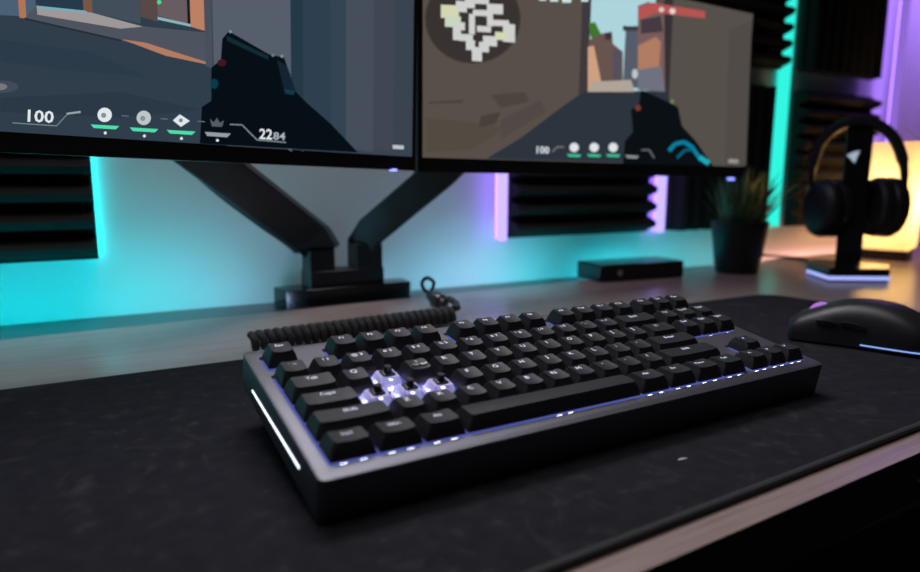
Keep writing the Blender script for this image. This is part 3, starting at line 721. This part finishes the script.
for sg, cx, cy in ((-1, 825.5, 209), (1, 884.5, 208)):
    c = hp_at(cx, cy, OFF); axd = (rg * sg * .78 - fw * (.62 if sg < 0 else .50)).normalized()   # outward axis of the cup
    if sg > 0: axd = (rg * .80 + fw * .45 - upv * .05).normalized()
    q = axd.to_track_quat('Z', 'Y'); mxc = M.Translation(c) @ q.to_matrix().to_4x4()
    # world up in the local frame
    ul = (q.inverted() @ upv); aa = math.atan2(ul.y, ul.x)
    rx, rz_ = 25 * sh, 29.5 * sh
    def ell(k, z): return [mxc @ (M.Rotation(aa, 4, 'Z') @ V((rz_ * k * math.cos(2 * PI * j / 28), rx * k * math.sin(2 * PI * j / 28), z))) for j in range(28)]
    mb = MB(); mb.rings([ell(.92, -.004), ell(1, 0), ell(1, .010), ell(.93, .017), ell(.75, .021), ell(.35, .0225), ell(.05, .0225)])
    cup = DL(mb.build('ear_cup', BLACK, hp_, True), hp_)
    mb = MB(); mb.rings([ell(.95, -.004), ell(1.0, -.010), ell(.97, -.019), ell(.85, -.023), ell(.66, -.021), ell(.58, -.014), ell(.05, -.012)])
    cs = mb.build('cushion', mat('cushion_leatherette', (.014, .014, .015), .5), cup, True); pass
    mb = MB(); mb.rings([ell(.80, .0195), ell(.83, .0205), ell(.86, .0195), ell(.83, .018)], loop=True)
    rg_ = mb.build('trim_ring', METALD, cup, True); pass
    # yoke from the band end down to the cup
    ex, ey = (811, 184) if sg < 0 else (905.5, 184)
    pa = [hp_at(ex, ey - 4, OFF), hp_at(ex + (2 if sg < 0 else -1.5), ey + 8, OFF), hp_at(ex + (1 if sg < 0 else 0), ey + 16, OFF - .002), mxc @ (M.Rotation(aa, 4, 'Z') @ V((rz_ * .2, 0, .018)))]
    mb = MB(); mb.tube(smooth_path(pa), .0035, 8, flat=1.6); DL(mb.build('yoke', METALD, hp_, True), hp_)
# dark line, added as a thin tube from behind the plant to the stand
lead = [desk_at(752, 257), desk_at(766, 257), desk_at(782, 258.2), desk_at(799, 260), desk_at(812, 264), hc + fw * .06 - rg * .03]
lead = [V((p.x, p.y, -.0012)) for p in lead]
mb = MB(); mb.tube(smooth_path(lead), .0028, 8); o = mb.build('dark_line', BLACK, None, True); tag(o, 'thin black line running from the plant pot to the headphone stand', 'cable')

# ------------------------------------------------------------------ table lamp
lc = desk_at(879, 258.5); sl = depth(lc) / F
lv = (lc - CAM); lang = math.atan2(lv.y, lv.x) - PI / 2
la = empty('table_lamp', lc, lang + math.radians(-11)); tag(la, 'glowing warm box-shaped table lamp behind the headphones', 'lamp')
w2 = 25 * sl
mb = MB(); mb.rings([[V((x, y, z)) for x, y in rrect(-w2, -w2 * .6, w2, w2 * .6, .006, 4)] for z in (0, 11 * sl)]); mb.build('base', LAMPB, la)
w3 = 27.5 * sl
SH = bpy.data.materials.new('lamp_shade_translucent'); SH.use_nodes = True; nt = SH.node_tree
nt.nodes.remove(nt.nodes['Principled BSDF']); tr = nt.nodes.new('ShaderNodeBsdfTranslucent'); df = nt.nodes.new('ShaderNodeBsdfDiffuse'); mx = nt.nodes.new('ShaderNodeMixShader')
tr.inputs['Color'].default_value = (.95, .80, .55, 1); df.inputs['Color'].default_value = (.8, .7, .55, 1); mx.inputs[0].default_value = .65
nt.links.new(df.outputs[0], mx.inputs[1]); nt.links.new(tr.outputs[0], mx.inputs[2]); nt.links.new(mx.outputs[0], nt.nodes['Material Output'].inputs['Surface'])
mb = MB(); mb.rings([[V((x, y, z)) for x, y in rrect(-w3 + i, -w3 * .8 + i, w3 - i, w3 * .8 - i, .008, 5)] for z, i in ((11 * sl, .002), (13 * sl, 0), (111 * sl, 0), (113 * sl, .002))], cap0=False, cap1=False); mb.build('lamp_shade', SH, la, True)
mb = MB(); mb.lathe([(0, 11 * sl), (.011, 11 * sl), (.011, 30 * sl), (0, 30 * sl)], 16); mb.build('bulb_holder', LAMPB, la)
bl = bpy.data.lights.new('lamp_bulb', 'POINT'); bl.energy = 1.0; bl.color = (1, .68, .32); bl.shadow_soft_size = .014
bo = bpy.data.objects.new('lamp_bulb', bl); COL.objects.link(bo); bo.parent = la; bo.location = (0, 0, 56 * sl)

# leafy plant just peeking in at the right edge
lq = desk_at(985, 262); pl_ = empty('leafy_plant', lq); tag(pl_, 'houseplant at the right edge, one dark leaf tip showing beside the lamp', 'plant'); s_ = depth(lq) / F
mb = MB(); mb.lathe([(0, 0), (18 * s_, 0), (24 * s_, 50 * s_), (22 * s_, 50 * s_), (20 * s_, 44 * s_), (0, 44 * s_)], 28); mb.build('pot', POT, pl_, True)
tip = on(904, 128, fw, lq) - lq; mb = MB()
for e in (tip, V((tip.x * -.7, tip.y * .5, tip.z * 1.15)), V((.02, .05, tip.z * 1.1)), V((-.01, -.05, tip.z * .9)), V((.06, -.02, tip.z))):
    a = V((0, 0, 40 * s_)); R = []
    for k in range(9):
        t = k / 8; p = a.lerp(e, t) + V((0, 0, math.sin(t * PI) * .02)); w = .001 if t < .5 else .013 * math.sin((t - .5) * 2 * PI * .97 + .05) + .0006
        sdv = (e - a).cross(V((0, 0, 1))).normalized(); R.append([p - sdv * w, p + V((0, 0, .0008)), p + sdv * w, p - V((0, 0, .0008))])
    mb.rings(R)
mb.build('leaves', LEAF, pl_)

# ------------------------------------------------------------------ mouse
ms = empty('mouse', (.533, .046, 0), math.radians(20)); tag(ms, 'black wireless mouse with glowing purple scroll wheel on the mat', 'mouse')
def half_w(t): return .0315 * (1 - .10 * math.exp(-((t - .45) / .2) ** 2)) * (min(1, (t / .05)) ** .35 if t < .05 else 1) * ((max(0, (1 - t) / .16)) ** .42 if t > .84 else 1)
def hgt(t): return (.0165 + .0225 * math.sin(PI / 2 * min(1, (t + .02) / .52)) ** 1.1) if t < .56 else (.039 * max(.02, (1 - ((t - .54) / .47) ** 2.1)) ** .72)
Lm = .126; R = []
ts = [.0, .012, .03, .06, .1, .16, .24, .32, .4, .48, .56, .64, .72, .8, .86, .91, .95, .98, .995]
for t in ts:
    y = Lm * (.5 - t); w = max(.004, half_w(t)); h = hgt(t) * (.80 + .2 * min(1, t / .06)); r = []
    for k in range(25):
        a = PI * k / 24; cx_ = math.cos(a); sx_ = math.sin(a)
        r.append(V((w * math.copysign(abs(cx_) ** .55, cx_), y, .0025 + h * abs(sx_) ** .62)))
    r += [V((w * .93, y, .0006)), V((-w * .93, y, .0006))][::-1]
    R.append(r)
MOUSEM = mat('mouse_satin_black', (.018, .018, .02), .42)
mb = MB(); mb.rings(R); body = mb.build('body', MOUSEM, ms, True)
yw = Lm * .5 - .026
mb = MB(); mb.lathe([(0, -.0036), (.010, -.0036), (.0115, -.002), (.0115, .002), (.010, .0036), (0, .0036)], 28, mx=M.Translation(V((0, yw, .0232))) @ M.Rotation(PI / 2, 4, 'Y'))
o = mb.build('scroll_wheel', emit('wheel_glow', (.46, .20, .74), .95), ms, True); o['label'] = 'glowing purple scroll wheel'
for y0, y1 in ((.018, .036), (-.003, .0165)):
    mb = MB(); R2 = []
    for k in range(7):
        t = k / 6; y = y1 + (y0 - y1) * t; tt = .5 - y / Lm; x = -half_w(tt) - .0002; e = math.sin(PI * (.08 + .84 * t)) ** .5; zc = .0222 - .002 * t
        R2.append([V((x + .003, y, zc - .0032 * e)), V((x - .0012, y, zc - .0022 * e)), V((x - .0008, y, zc + .002 * e)), V((x + .004, y, zc + .0032 * e))])
    mb.rings(R2); mb.build('side_button', BLACKG, ms, True)
mb = MB(); pth = []
for k in range(33):
    a = k / 32; t = .50 + .49 * math.sin(a * PI) ** .6; sgn = -1 if a < .5 else 1
    w = half_w(min(t, .985)) if abs(a - .5) > .02 else 0
    pth.append(V((sgn * (w + .0004), Lm * (.5 - min(t, .992)) , .0048)))
mb.tube(pth, .0006, 6)
o = mb.build('light_strip', emit('mouse_strip_glow', (.25, .42, .95), 1.3), ms, True); o['label'] = 'thin glowing blue strip around the rear'
mb = MB(); mb.box((-.0004, yw + .012, .0), (.0004, Lm * .5 - .0, .0262)); mb.box((-.0004, yw - .05, .0), (.0004, yw - .012, .030))

# ------------------------------------------------------------------ room light and added fill lamps
def area(name, loc, target, size, col, power, size_y=None, spread=180):
    l = bpy.data.lights.new(name, 'AREA'); l.shape = 'RECTANGLE'; l.size = size; l.size_y = size_y or size; l.energy = power; l.color = col; l.spread = math.radians(spread)
    o = bpy.data.objects.new(name, l); COL.objects.link(o); o.location = loc
    o.rotation_euler = (V(target) - V(loc)).to_track_quat('-Z', 'Y').to_euler(); return o
area('ceiling_light', (-.15, .05, 1.35), (.05, .2, 0), .7, (1, .92, .94), 1.9, spread=110)
area('purple_wall_fill', (1.66, .33, .80), (1.64, .52, .42), .25, (.42, .22, 1), 1.3, .06, 90)  # added unseen lamp that tints the right wall purple
area('keyboard_fill', (.22, .43, .95), (.15, .1, 0), .6, (.95, .93, 1), 1.9, .25, 95)  # added unseen lamp that brightens the case top and keycaps
w = bpy.data.worlds.new('world'); S.world = w; w.use_nodes = True
w.node_tree.nodes['Background'].inputs['Color'].default_value = (.35, .33, .5, 1); w.node_tree.nodes['Background'].inputs['Strength'].default_value = .02
